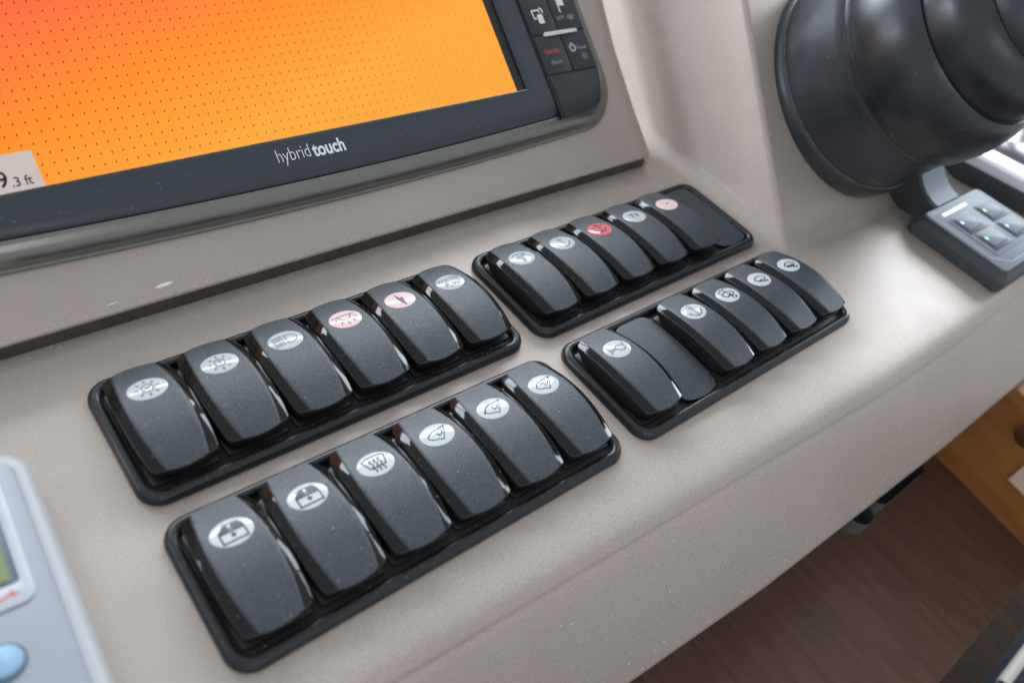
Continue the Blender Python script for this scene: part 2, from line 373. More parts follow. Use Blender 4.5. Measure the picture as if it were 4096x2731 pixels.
KEYS['wpt'] = key('key', quad_pts(xm + 0.3, 200.9, 200.4, 69.9, 88.0), *kz)
KEYS['standby'] = key('key', quad_pts(165.7, xm - 0.3, xm - 0.3, 49.3, 69.3), *kz)
KEYS['power'] = key('key', quad_pts(xm + 0.3, 200.2, 199.2, 49.3, 69.3), *kz)
KEYS['menu'] = key('key', quad_pts(165.4, xm - 0.3, xm - 0.3, 90.9, 112), *kz)
KEYS['home'] = key('key', quad_pts(xm + 0.3, 201, 200.9, 88.6, 112), *kz)
bp_ = [(167.0, 27.6), (176, 27.9), (183, 28.7), (188, 30.0), (192.5, 32.2), (195.6, 35.2), (197.4, 38.8), (198.6, 43), (199.1, 48.7), (166.3, 48.7)]
key('key_blank', bp_, 8.6, 11.0)
obj('key_backing', [(164.7, 27.0, 9.0), (196, 33, 9.0), (201.3, 50, 9.0), (201.6, 112, 9.0), (164.4, 112, 9.0), (164.7, 27.0, 10.55), (190, 29.8, 10.4), (200.2, 50, 10.55), (201.2, 112, 10.55), (164.4, 112, 10.55)],
    [(5, 6, 7, 8, 9), (0, 1, 6, 5), (1, 2, 7, 6), (2, 3, 8, 7), (3, 4, 9, 8), (4, 0, 5, 9)], 'black', mfd, False)
v, f = block(171.7, 194.7, 67.9, 70.5, 10.2, 12.2, 1.2, 0.8, 5); obj('bar', v, f, 'chrome', mfd)
flat_text('key_word', 'Standby', 3.5, 174.0, 60.8, 11.03, 'print_red', KEYS['standby'], 0.03, 0.9)
flat_text('key_word', '(Auto)', 3.1, 174.6, 55.2, 11.03, 'print_dim', KEYS['standby'], 0, 0.9)
flat_text('key_word', 'Power', 2.9, 194.2, 60.4, 11.03, 'print_dim', KEYS['power'], 0.02, 0.9)
flat_text('key_word', 'WPT', 2.9, 187.4, 76.6, 11.03, 'print_dim', KEYS['wpt'], 0, 0.9)
def ribbon(pts, wd, closed=False):
    """flat mitred ribbon in 2D -> verts2d, faces"""
    n = len(pts); v = []
    for i in range(n):
        a = pts[(i - 1) % n] if (closed or i > 0) else None; b2 = pts[(i + 1) % n] if (closed or i < n - 1) else None
        p = pts[i]
        d1 = None; d2 = None
        if a: d1 = Vector((p[0] - a[0], p[1] - a[1])).normalized()
        if b2: d2 = Vector((b2[0] - p[0], b2[1] - p[1])).normalized()
        d = (d1 + d2) if d1 and d2 else (d1 or d2)
        if d.length < 1e-3: d = d2
        d.normalize(); nn = Vector((-d.y, d.x)); k = 1.0
        if d1: k = 1 / max(0.5, abs(nn.dot(Vector((-d1.y, d1.x)))))
        v += [(p[0] + nn.x * wd / 2 * k, p[1] + nn.y * wd / 2 * k), (p[0] - nn.x * wd / 2 * k, p[1] - nn.y * wd / 2 * k)]
    f = [(2 * i, 2 * i + 1, 2 * i + 3, 2 * i + 2) for i in range(n - 1)]
    if closed: f.append((2 * n - 2, 2 * n - 1, 1, 0))
    return v, f
def arc(cx, cy, rx, ry, a0, a1, n=14): return [(cx + rx * math.cos(math.radians(a0 + (a1 - a0) * k / n)), cy + ry * math.sin(math.radians(a0 + (a1 - a0) * k / n))) for k in range(n + 1)]
def flat_art(name, shapes, z, m, parent, dx=0, dy=0):
    V = []; F = []
    for k, (v, f) in enumerate(shapes):
        b0 = len(V); V += [(x + dx, y + dy, z + k * 0.01) for x, y in v]; F += [tuple(i + b0 for i in q) for q in f]
    return obj(name, V, F, m, parent, smooth=False)
def poly(pts): return list(pts), [tuple(range(len(pts)))]
flat_art('key_symbol', [poly([(-3.4, -4), (1.4, -4), (1.8, -3.6), (1.8, 0.4), (1.4, 0.8), (-1, 0.8), (-1.8, 0.4), (-1.8, -3.6)][2:] + [(-1.4, -4), (1.4, -4)]),
                        ribbon([(-2.4, -1.2), (-4, -1.2), (-4.2, 2.8), (0.4, 3), (0.4, 1.6)], 0.8), ribbon([(1.2, 4.2), (2.6, 3), (2.4, 1.2)], 0.8)], 11.03, 'print_white', KEYS['view'], 174.6, 79.2)
flat_art('key_symbol', [ribbon([(-1.6, -4.4), (-1.6, 2.4)], 0.8), poly([(-1.2, 2.4), (2.4, 2.4), (2.6, -1.0), (-1.2, -1.0)])], 11.03, 'print_white', KEYS['wpt'], 190.4, 84.0)
flat_art('key_symbol', [ribbon(arc(0, 0, 2.4, 1.1, 0, 359, 20), 0.35, False), poly([(-1, -0.5), (1, -0.5), (1, 0.5), (-1, 0.5)])], 11.03, 'print_dim', KEYS['wpt'], 194.4, 76.6)
flat_art('key_symbol', [ribbon(arc(0, 0, 1.7, 1.9, 120, 420, 18), 0.5), ribbon([(0, 0.4), (0, 2.7)], 0.5)], 11.03, 'print_white', KEYS['power'], 188.0, 61.0)
flat_art('key_symbol', [ribbon(arc(0, 0, 0.8, 0.8, 0, 340, 10), 0.4)] + [ribbon([(1.3 * math.cos(a), 1.3 * math.sin(a)), (2.0 * math.cos(a), 2.0 * math.sin(a))], 0.35) for a in [k * math.pi / 4 for k in range(8)]], 11.03, 'print_dim', KEYS['power'], 194.0, 55.8)

# ------------------------------------------------------------------ rocker switches
def zc(y): return 12.2 - 0.035 * y - 0.0075 * y * y
HWX = 10.6; RC = 1.7
def corner(ax):
    t = ax - (HWX - RC)
    return 0 if t <= 0 else RC - math.sqrt(max(RC * RC - t * t, 0))
def yn(x): return -(19.7 + 2.3 * (1 - (x / HWX) ** 2) - corner(abs(x)))
def yf(x): return 20.8 + 2.6 * (1 - (x / HWX) ** 2) - corner(abs(x))
def hw(t): return 7.1 + 2.25 * (1 - (2 * t - 1.05) ** 2)      # matte face half width, near (t=0) to far (t=1): barrel shaped
def ow(t): return HWX + 1.2 * (1 - (2 * t - 1) ** 2)         # rocker half width
NV = 23
def strip_pt(side, k, t):
    """glossy chamfer: k 0 at the face edge, 1 at the rocker's outer edge"""
    h = hw(t); x = h + (ow(t) - h) * k; xr = 7.1 + (HWX - 7.1) * k
    y = yn(xr) + (yf(xr) - yn(xr)) * t
    z = zc(y) - 0.25 - 1.35 * (k ** 1.15)
    return (side * x, y, z)
def face_pt(u, t, dz=0.0):
    x = u * hw(t); xr = u * 7.1; y = yn(xr) + (yf(xr) - yn(xr)) * t
    return (x, y, zc(y) + dz)
MESH = {}
def rocker_meshes():
    # matte face with a small raised edge
    nu = 13; V = []; F = []
    for j in range(NV):
        t = j / (NV - 1)
        row = []
        for i in range(nu): row.append(face_pt(-1 + 2 * i / (nu - 1), t))
        a = face_pt(-1, t); b2 = face_pt(1, t)
        row[0] = (a[0] + 0.5, a[1], a[2]); row[-1] = (b2[0] - 0.5, b2[1], b2[2])
        row = [(a[0], a[1], a[2] - 0.6), (a[0], a[1], a[2] - 0.30)] + row + [(b2[0], b2[1], b2[2] - 0.30), (b2[0], b2[1], b2[2] - 0.6)]
        V += row
    MESH['face'] = obj('face', V, grid_faces(nu + 4, NV), 'face', None, True, sharp=70).data
    for s, nm in ((-1, 'strip_l'), (1, 'strip_r')):
        ks = (0, 0.25, 0.5, 0.75, 0.9, 0.97, 1.0); V = []
        for j in range(NV):
            for k in ks: V.append(strip_pt(s, k, j / (NV - 1)))
        MESH[nm] = obj('side_strip', V, grid_faces(len(ks), NV), 'gloss', None, True, sharp=60).data
    # body: skirt below the outline, boat shaped underside
    ol = []
    xs_ = [HWX * math.sin(math.radians(a)) for a in range(-90, 91, 6)]
    def top_z(x, y, t):
        h = 7.1 if t in (0.0, 1.0) else hw(t); k = max(0, (abs(x) - h) / ((HWX if t in (0.0, 1.0) else ow(t)) - h)); return zc(y) - (0.25 + 1.35 * k ** 1.15 if k > 0 else 0.1)
    for x in xs_: ol.append((x, yn(x), 0.0))
    m_ = 18
    for j in range(1, m_): t = j / m_; ol.append((ow(t), yn(HWX) + (yf(HWX) - yn(HWX)) * t, t))
    for x in reversed(xs_): ol.append((x, yf(x), 1.0))
    for j in range(1, m_): t = 1 - j / m_; ol.append((-ow(t), yn(HWX) + (yf(HWX) - yn(HWX)) * t, t))
    def ring(out, dz, zabs=None):
        r = []
        for x, y, t in ol:
            sx = 1 + out / HWX; sy = 1 + out / 20.0
            zt = top_z(x, y, t)
            if zabs is None: z = zt + dz
            else:
                z = min(zt - 0.5, 5.6 - 5.0 * (1 - min(1, (abs(y) / 21.0)) ** 2) - 0.02 * y)
            r.append((x * sx, y * sy, z))
        return r
    rs = [ring(-0.1, 0.02), ring(0.10, -0.14), ring(0.16, -0.4), ring(0.0, -1.4), ring(-0.35, 0, 1)]
    v, f = rings(rs); k = len(ol); f.append(tuple(range(len(v) - k, len(v))))
    MESH['body'] = obj('body', v, f, 'satin', None, True, sharp=50).data
    # collar the rocker pivots in
    v, f = block(-11.2, 11.2, -20.3, 20.6, 0.9, 2.1, 1.6, 0.5, 4); MESH['collar'] = obj('collar', v, f, 'satin', None, True).data
    for nm in ('face', 'side_strip', 'side_strip.001', 'body', 'collar'):
        bpy.data.objects.remove(bpy.data.objects[nm])
YL, LA, LB, LH = 9.6, 6.4, 4.95, 0.42
def lens_z(X, Y):
    q = min(1.0, (X / LA) ** 2 + (Y / LB) ** 2); y = YL + Y
    return zc(y) + 0.12 + LH * (1 - q) ** 0.75
def lens_mesh():
    V = [(0, YL, lens_z(0, 0))]; F = []; n = 36; rr = (0.25, 0.5, 0.7, 0.85, 0.94, 0.985, 1.0)
    for r in rr:
        for k in range(n):
            a = 2 * math.pi * k / n; X, Y = LA * r * math.cos(a), LB * r * math.sin(a); V.append((X, YL + Y, lens_z(X, Y)))
    for k in range(n):
        a = 2 * math.pi * k / n; X, Y = LA * 1.01 * math.cos(a), LB * 1.01 * math.sin(a); V.append((X, YL + Y, zc(YL + Y) - 0.3))
    for k in range(n): F.append((0, 1 + k, 1 + (k + 1) % n))
    F += grid_faces(n, len(rr) + 1, True, 1)
    return V, F
rocker_meshes()
def dense(v, f, cuts):
    """triangulate and subdivide 2D faces so that they can follow the dome"""
    bm = bmesh.new(); bv = [bm.verts.new((x, y, 0)) for x, y in v]
    for q in f:
        try: bm.faces.new([bv[i] for i in q])
        except ValueError: pass
    bmesh.ops.triangulate(bm, faces=bm.faces)
    if cuts: bmesh.ops.subdivide_edges(bm, edges=bm.edges, cuts=cuts, use_grid_fill=True)
    bm.verts.index_update()
    o = [(p.co.x, p.co.y) for p in bm.verts]; g = [tuple(x.index for x in q.verts) for q in bm.faces]; bm.free(); return o, g
def seg(pts, closed=False):                      # resample a polyline to short pieces
    o = []; P = list(pts) + ([pts[0]] if closed else [])
    for (a, b2), (c, d) in zip(P, P[1:]):
        n = max(1, int(math.hypot(c - a, d - b2) / 0.7))
        for k in range(n): o.append((a + (c - a) * k / n, b2 + (d - b2) * k / n))
    if not closed: o.append(P[-1])
    return o
def st(pts, wd=0.5, closed=False): return ribbon(seg(pts, closed), wd, closed)
def fl(pts, cuts=2): return dense(list(pts), [tuple(range(len(pts)))], cuts)
def tx(s, size, dx=0, dy=0, off=0.0, sx=1.0):
    v, f = text_mesh(s, size, off, 0, sx); return dense([(x + dx, y + dy) for x, y in v], f, 2)
def rays(r0, r1, angs, wd, cx=0, cy=0): return [st([(cx + r0 * math.cos(math.radians(a)), cy + r0 * math.sin(math.radians(a))), (cx + r1 * math.cos(math.radians(a)), cy + r1 * math.sin(math.radians(a)))], wd) for a in angs]
SYM = {}
def sun(kind):
    s = [st(arc(0, 0, 1.5, 1.5, 0, 360, 22)[:-1], 0.42, True)] + rays(2.2, 3.3, range(0, 360, 45), 0.55)
    if kind: s += [st(arc(0, 0.35, 0.45, 0.5, -60, 240, 10), 0.28), st([(-0.25, -0.5), (0.25, -0.5)], 0.3)]
    else: s += [st([(-0.8, 0), (0.8, 0)], 0.5)]
    return s
SYM['sun'] = sun(0); SYM['bulb'] = sun(1)
SYM['beam'] = [st([(0.2, -1.9), (0.2, 1.9)] + arc(0.9, 0, 2.7, 1.9, 90, -90, 14) + [(0.3, -1.9)], 0.42)] + [st([(-3.9, y - 0.25), (-0.5, y + 0.25)], 0.4) for y in (-1.8, -0.9, 0, 0.9, 1.8)]
SYM['dome'] = [st([(-4.2, 1.5), (3.9, 1.5)], 0.4), st(arc(0, 1.4, 2.1, 2.1, 180, 360, 14), 0.4)] + rays(2.9, 4.3, (200, 235, 270, 305, 340), 0.42, 0, 1.2)
SYM['bolt'] = [fl([(-0.5, 3.6), (-1.0, -0.4), (0.1, -0.2), (0.5, -3.6), (1.2, 0.7), (0.0, 0.5)])]
SYM['water'] = [tx('WATER', 2.75, 0, 1.25, 0.03, 0.95), tx('PUMP', 2.75, 0.2, -1.5, 0.03, 0.95)]
win = [(-3.1, -2.7), (3.1, -2.7), (3.1, 1.0), (2.9, 1.7), (2.3, 2.5), (-1.2, 2.6), (-3.1, 0.6)]
SYM['window'] = [st(win, 0.42, True), fl([(-3.1, -0.1), (-0.35, -0.1), (-0.35, 2.3), (-1.4, 2.3), (-3.0, 0.4)], 2), fl([(0.35, -0.1), (3.1, -0.1), (3.1, 1.0), (2.9, 1.6), (2.4, 2.2), (0.35, 2.3)], 2),
                 st([(0, 1.6), (0, -1.0)], 0.4), fl([(-0.85, -0.8), (0.85, -0.8), (0, -1.9)], 1)]
trap = [(-3.4, 2.0), (-1.6, 2.55), (1.6, 2.55), (3.4, 2.0), (2.3, -1.3), (-2.3, -1.3)]
SYM['defrost'] = [st(trap, 0.42, True)] + [st([(x + 0.28 * math.sin(k * 1.05), -2.9 + 0.36 * k) for k in range(12)], 0.42) for x in (-1.3, 0, 1.3)] + [fl([(x - 0.6, 1.0), (x + 0.6, 1.0), (x, 1.9)], 0) for x in (-1.3, 0, 1.3)]
def boat(k):
    s = [st([(-3.4, -0.5), (-2.6, 0.6), (-1.2, 1.35), (0.4, 1.75), (2.2, 1.9), (3.2, 1.9)], 0.4), st([(-3.4, -0.5), (-2.4, -1.4), (-0.6, -1.9), (0.6, -2.5), (1.3, -1.4), (2.5, 0.2), (2.9, 1.7)], 0.32),
         fl([(3.0, 2.5), (4.2, 1.9), (3.0, 1.3)], 0), st([(-0.3, 0.5), (0.2, -0.8), (1.5, -0.2), (1.9, 0.8)], 0.42)]
    if k == 1: s.append(fl([(-3.9, -0.2), (-2.9, -0.1), (-3.7, -1.1)], 0))
    if k == 2: s.append(st([(-1.4, 0.2), (-0.4, 0.6)], 0.4))
    return s
for k in range(3): SYM['boat%d' % k] = boat(k)
SYM['pump'] = [fl([(-2.6, 0.9), (1.9, 1.4), (2.6, 0.6), (2.0, 0.2), (0.8, -0.1), (0.5, -2.6), (-0.9, -2.6), (-1.4, -1.0), (-2.4, -0.6)], 2), st([(-3.2, 2.0), (-1.6, 2.5), (-0.9, 1.9), (0.4, 2.5), (1.2, 1.9), (3.0, 2.2)], 0.45)]
def anchor(): return [st([(0, -2.5), (0, 2.0)], 0.5), st(arc(0, 2.7, 0.6, 0.6, 0, 360, 12)[:-1], 0.32, True), st([(-1.2, 1.5), (1.2, 1.5)], 0.4), st(arc(0, 0.2, 2.9, 2.9, 200, 340, 16), 0.5),
                      fl([(-3.3, -0.1), (-2.1, -0.9), (-3.3, -1.5)], 0), fl([(3.3, -0.1), (2.1, -0.9), (3.3, -1.5)], 0)]
SYM['anchor'] = anchor(); SYM['anchor2'] = anchor()
SYM['bilge'] = [st(arc(0, 0.2, 3.0, 1.9, 185, 355, 18), 0.42), st(arc(-1.7, 0.4, 1.3, 1.2, 20, 170, 10), 0.4), st(arc(1.7, 0.4, 1.3, 1.2, 10, 160, 10), 0.4), st([(0, 0.6), (0.2, 3.4)], 0.5), fl([(-0.7, 2.1), (0.9, 2.1), (0.2, 3.7)], 0),
                st(arc(0.1, -0.2, 0.55, 0.45, 0, 360, 10)[:-1], 0.35, True), st([(-1.8, -2.6), (-0.6, -2.1), (0.6, -2.6), (1.6, -2.1)], 0.35)]
SYM['tv'] = [tx('TV', 4.9, 0, 0, 0.08, 1.0)]
SYM['air'] = [st([(-0.9, -0.5), (-0.7, 0.6)], 0.45), st([(-0.1, -0.5), (0.1, 0.6)], 0.5), st([(0.6, -0.5), (0.9, 0.5)], 0.4), st([(-0.8, 0.0), (0.8, 0.1)], 0.35)]
SYM['horn'] = [fl([(-3.9, 1.7), (-2.6, 0.8), (-0.6, 0.45), (-0.6, -0.45), (-2.6, -0.8), (-3.9, -1.9)], 2), st([(-0.6, 0.0), (-0.2, 0.9), (2.4, 0.9), (3.0, 0.3), (3.0, -0.9), (2.4, -1.5), (0.6, -1.5), (0.0, -1.0), (-0.6, 0)], 0.5), st([(3.0, 0.4), (3.6, 1.3), (3.4, 2.0)], 0.5)]
wsh = arc(0, -2.6, 4.0, 4.0, 140, 40, 12) + arc(0, -2.6, 1.8, 1.8, 40, 140, 8)
def wiper(k):
    s = [st(wsh, 0.46, True), st([(2.6, -1.6), (1.9, -2.6)], 0.4) if k == 0 else st([(1.2, -2.9), (2.6, -2.2)], 0.4), st([(0.2, -2.6), (1.1, 0.4)] if k else [(-2.3, -0.9), (1.4, -2.2)], 0.5), fl([(1.2, -2.2), (2.6, -1.8), (2.4, -2.9)], 0)]
    if k == 2: s += [st([(0, -1.4), (0, 2.6)], 0.42), st(arc(-0.9, 2.3, 0.9, 0.9, 0, 180, 8), 0.4), st(arc(1.0, 2.5, 1.0, 0.9, 20, 180, 8), 0.4), st(arc(-2.4, 1.8, 0.6, 0.8, 90, 280, 6), 0.36)]
    if k == 1: s.append(fl([(-2.5, -1.1), (1.3, -2.1), (0.9, -1.0), (-1.9, 0.0)], 1))
    return s
for k in range(3): SYM['wiper%d' % k] = wiper(k)

PANEL = {'A': (0.0, 0.0, 0.0), 'B': (0.0, -60.7, -0.004), 'C': (159.5, 0.4, 0.0145), 'D': (161.2, -60.3, 0.0076)}
PITCH = 24.25
PL, PH = 153.2, 54.0
PMESH = {}
def panel_meshes():
    prof = [(0, 0.0), (0.0, 1.0), (0.15, 1.9), (0.7, 2.9), (1.6, 3.5), (2.6, 3.6), (3.4, 3.3), (3.9, 2.7), (4.05, 1.9), (4.1, 0.5)]
    rs = []
    for off, z in prof:
        rs.append([(x, y, z) for x, y in rrect(-PL / 2 + off, PL / 2 - off, -PH / 2 + off, PH / 2 - off, 8.0 - off * 0.9, 8)])
    v, f = rings(rs); PMESH['frame'] = obj('frame', v, f, 'rim', None, True, sharp=60).data
    v, f = block(-PL / 2 + 3.5, PL / 2 - 3.5, -PH / 2 + 3.5, PH / 2 - 3.5, 0.1, 1.0, 4, 0.1, 4); PMESH['floor'] = obj('well_floor', v, f, 'floor_black', None, True).data
    for nm in ('frame', 'well_floor'): bpy.data.objects.remove(bpy.data.objects[nm])
panel_meshes()
PLAB = {'A': 'black six way switch panel holding the light switches and the WATER PUMP switch',
        'B': 'black six way switch panel holding the window and boat symbol switches',
        'C': 'black six way switch panel holding the TV switch and a flat blank plate',
        'D': 'black six way switch panel holding the horn and wiper switches'}
PO = {}
for k, (x, y, a) in PANEL.items():
    o = empty('switch_panel', (x, y, 0), (0, 0, a)); tag(o, PLAB[k], 'switch panel', 'switch panels on the dashboard'); PO[k] = o
    link('frame', PMESH['frame'], o); link('well_floor', PMESH['floor'], o)
LENS = {}
for nm in ('white', 'pink', 'red'):
    v, f = lens_mesh(); o = obj('lens', v, f, 'lens_' + nm, None, True, sharp=80); LENS[nm] = o.data; bpy.data.objects.remove(o)
SWPOS = []
def switch(pk, i, sym, lens, ink, label, tilt=0.0):
    px, py, pa = PANEL[pk]; lx = (i - 2.5) * PITCH
    x = px + lx * math.cos(pa); y = py + lx * math.sin(pa)
    o = empty('rocker_switch', (x, y, 0), (0, 0, pa)); tag(o, label, 'rocker switch', 'rocker switches in the panels')
    link('collar', MESH['collar'], o)
    b2 = link('body', MESH['body'], o)
    parts = [b2, link('face', MESH['face'], o), link('side_strip', MESH['strip_l'], o), link('side_strip', MESH['strip_r'], o)]
    ln = link('lens', LENS[lens], o); parts.append(ln)
    V = []; F = []
    sc_ = 1.0 if sym in ('tv', 'air') else 1.2
    for k, (v, f) in enumerate(SYM[sym]):
        v = [(X * sc_, Y * sc_) for X, Y in v]
        b0 = len(V); V += [(X, YL + Y, lens_z(X, Y) + 0.045 + 0.006 * k) for X, Y in v]; F += [tuple(q + b0 for q in g) for g in f]
    obj('symbol', V, F, ink, ln, True, sharp=80)
    for p_ in parts:
        p_.rotation_euler = (math.radians(tilt), 0, 0); p_.location = (0, -math.sin(math.radians(tilt)) * 0.0, 0)
    SWPOS.append((x, y, pa, tilt))
switch('A', 0, 'sun', 'white', 'ink_grey_glare', 'rocker switch with a rayed lamp symbol, at the end of the light switch row', 0.2)
switch('A', 1, 'bulb', 'white', 'ink_grey_glare', 'rocker switch with a bulb inside a rayed circle, beside the headlamp beam switch', -0.2)
switch('A', 2, 'beam', 'white', 'ink_grey_glare', 'rocker switch with a headlamp beam symbol on a white oval', 0.0)
switch('A', 3, 'dome', 'pink', 'ink_grey_glare', 'rocker switch with a ceiling lamp symbol on a pink oval', 0.2)
switch('A', 4, 'bolt', 'pink', 'ink', 'rocker switch with a lightning bolt on a pink oval', 0.0)
switch('A', 5, 'water', 'white', 'ink_grey_glare', 'rocker switch lettered WATER PUMP on a white oval', 0.0)
switch('B', 0, 'window', 'white', 'ink', 'rocker switch with a window and arrow symbol, at the end of its panel', 0.3)
switch('B', 1, 'window', 'white', 'ink', 'rocker switch with a window and arrow symbol, beside the defrost switch', 0.1)
switch('B', 2, 'defrost', 'white', 'ink', 'rocker switch with a windscreen defrost symbol', 0.0)
switch('B', 3, 'boat0', 'white', 'ink', 'rocker switch with a boat and arrow symbol, beside the defrost switch', -0.1)
switch('B', 4, 'boat1', 'white', 'ink', 'rocker switch with a boat and arrow symbol, between two other boat switches', 0.1)
switch('B', 5, 'boat2', 'white', 'ink', 'rocker switch with a boat and arrow symbol, at the end of its panel', 0.0)
switch('C', 0, 'pump', 'white', 'ink_grey_glare', 'rocker switch with a grey pump symbol, beside an anchor switch', 0.0)
switch('C', 1, 'anchor', 'white', 'ink_grey_glare', 'rocker switch with an anchor, between the pump switch and the red oval switch', 0.0)
switch('C', 2, 'bilge', 'red', 'ink', 'rocker switch with black curved marks on a bright red oval', 0.0)
switch('C', 3, 'tv', 'white', 'ink', 'rocker switch lettered TV on a white oval', 0.0)
switch('C', 4, 'air', 'pink', 'ink_red', 'rocker switch with tiny red letters on a pink oval, beside the flat blank plate', 0.0)
switch('D', 0, 'horn', 'white', 'ink_grey_glare', 'rocker switch with a horn symbol on a white oval', 0.0)
switch('D', 2, 'anchor2', 'white', 'ink_grey_glare', 'rocker switch with an anchor, between the sunken blank and the washer switch', 0.0)
switch('D', 3, 'wiper2', 'white', 'ink', 'rocker switch with a wiper and water spray symbol', 0.0)
switch('D', 4, 'wiper0', 'white', 'ink', 'rocker switch with a plain wiper symbol, between two other wiper switches', 0.0)
switch('D', 5, 'wiper1', 'white', 'ink', 'rocker switch with a wiper symbol, last in its panel towards the keypad', 0.0)
# blank plugs
def blank(pk, i, z_mid, drop, label):
    px, py, pa = PANEL[pk]; lx = (i - 2.5) * PITCH
    o = empty('blank_plug', (px + lx * math.cos(pa), py + lx * math.sin(pa), 0), (0, 0, pa)); tag(o, label, 'blank plug', 'blank plugs in the panels')
    V = []; nu = 11
    def pt(u, t, dz=0, sc=1.0):
        x = 10.8 * u * sc; y0 = yn(x * 0.98) * 1.04; y1 = yf(x * 0.98) * 1.02; y = (y0 + (y1 - y0) * t) * sc
        return (x, y, z_mid - drop * (y / 21.0) ** 2 + dz)
    for j in range(NV):
        t = j / (NV - 1); row = [pt(-1 + 2 * q / (nu - 1), t) for q in range(nu)]
        a, b2 = row[0], row[-1]
        V += [(a[0] - 0.05, a[1], 0.95), (a[0], a[1], a[2] - 0.35)] + row[1:-1] + [(b2[0], b2[1], b2[2] - 0.35), (b2[0] + 0.05, b2[1], 0.95)]
    cap = obj('cover', V, grid_faces(nu + 2, NV), 'face', o, True, sharp=60)
    ring0 = [pt(-1 + 2 * q / 20, 0) for q in range(21)]; ring1 = [(x, y - 0.1, 0.95) for x, y, z in ring0]
    obj('front_edge', [(x, y, z - 0.02) for x, y, z in ring0] + ring1, grid_faces(21, 2), 'satin', o)
    return o
blank('D', 1, 4.9, 1.7, 'smooth sunken blank plug between the horn switch and an anchor switch')
blank('C', 5, 3.3, 0.5, 'flat charcoal blank plate at the end of the panel beside the side moulding')

# ------------------------------------------------------------------ throttle control on the sloping wall
el, az = math.radians(53.3), math.radians(-8.7)
nv = Vector((math.sin(az) * math.cos(el), -math.cos(az) * math.cos(el), math.sin(el)))
u_ = nv.cross(Vector((0, 0, 1))).normalized(); vv_ = -u_.cross(nv)
ctr = Vector((249, -34, 0)) + u_ * -84.8 + vv_ * -79.3
th_o = empty('throttle_control', ctr[:]); th_o.rotation_euler = nv.to_track_quat('Z', 'Y').to_euler()
tag(th_o, 'big round black engine throttle control standing out from the sloping wall', 'throttle')
def lathe(name, prof, m, parent, n=96):
    rs = [[(r * math.cos(2 * math.pi * k / n), r * math.sin(2 * math.pi * k / n), d) for k in range(n)] for r, d in prof]
    v, f = rings(rs)
    if prof[-1][0] < 60: f.append(tuple(range(len(v) - n, len(v))))
    return obj(name, v, f, m, parent, True, sharp=45)
lathe('base_flange', [(61.0, -16), (62.0, -4), (62.9, 1), (62.9, 4.0), (62.3, 6.6), (61.2, 8.3), (60.7, 8.7)], 'rubber', th_o)
lathe('drum', [(60.4, 7.6), (60.9, 9.0), (60.6, 13), (59.2, 26), (58.0, 38), (58.0, 41.4), (58.6, 42.6)], 'rubber', th_o)
lathe('collar', [(57.4, 41.2), (58.8, 42.8), (59.6, 44.6), (59.8, 47.0), (59.3, 48.6), (59.7, 50), (59.8, 56), (59.0, 63), (57.2, 70), (54.6, 76), (52.4, 79.4), (51.1, 80.3), (49.9, 79.8)], 'rubber_cap', th_o)
lathe('dust_line', [(60.75, 8.75), (61.1, 8.95), (61.3, 8.8)], 'grey_dust', th_o)
lathe('dust_line', [(58.7, 42.9), (58.95, 43.3), (59.2, 43.2)], 'grey_dust', th_o)
lathe('hub', [(49.7, 76), (49.3, 82), (48.5, 90), (46.0, 97), (41.5, 102.5), (38.5, 104.5), (37.0, 104.8)], 'rubber_cap', th_o)
lathe('hub_cap', [(37.3, 102), (36.8, 108), (35, 112), (31, 114.5), (18, 116), (2, 116.3)], 'rubber', th_o)

# ------------------------------------------------------------------ four button keypad with its bracket
kp = empty('thruster_keypad', (340, -115, 0)); tag(kp, 'grey four button keypad with green lights on the dash below the throttle', 'keypad')
def slab(name, x0, x1, y0, y1, z0, z1, r, bev, m, parent, draft=0.0, n=4):
    v, f = block(x0, x1, y0, y1, z0, z1, r, bev, n, draft); return obj(name, v, f, m, parent, True, sharp=30)
v = []
rs = []
for ins, z, rr in ((0.6, 0, 4), (0, 1.0, 4), (0, 6.5, 4), (1.8, 9.0, 4), (3.2, 11.2, 3.6), (4.2, 11.8, 3)): rs.append([(x, y, z) for x, y in rrect(ins, 74 - ins, ins, 60 - ins, rr, 4)])
v, f = rings(rs); k = len(rs[0]); f.append(tuple(range(len(v) - k, len(v)))); obj('case', v, f, 'pad_side', kp, True, sharp=30)
slab('top_plate', 3.6, 70.4, 3.8, 56.2, 11.5, 12.3, 3.4, 0.4, 'pad_top', kp)
flat_art('plate_line', [ribbon([(6.5, 53.5), (6.5, 14), (18, 6.8), (67.5, 6.8), (67.5, 53.5), (6.5, 53.5)], 0.7)], 12.36, 'pad_line', kp)
slab('button_field', 12.2, 66, 13.6, 46, 12.0, 12.7, 2, 0.3, 'pad_top', kp)
flat_art('plate_word', [poly([(14.5, 49.0), (44, 49.2), (44, 51.4), (14.5, 51.2)])], 12.36, 'white_plastic', kp)
for bx, by in ((25.0, 38.8), (54.3, 39.0), (26.5, 23.6), (54.0, 24.0)):
    slab('button_gasket', bx - 10.4, bx + 10.9, by - 7.4, by + 7.0, 12.4, 13.0, 0.8, 0.2, 'black', kp)
    bb = slab('button', bx - 8.5, bx + 8.9, by - 5.0, by + 5.6, 12.6, 13.5, 1.0, 0.4, 'button', kp)
    v, f = block(bx - 7.8, bx - 5.6, by + 0.2, by + 2.6, 13.3, 13.6, 0.9, 0.1, 3); obj('led', v, f, 'led', bb)
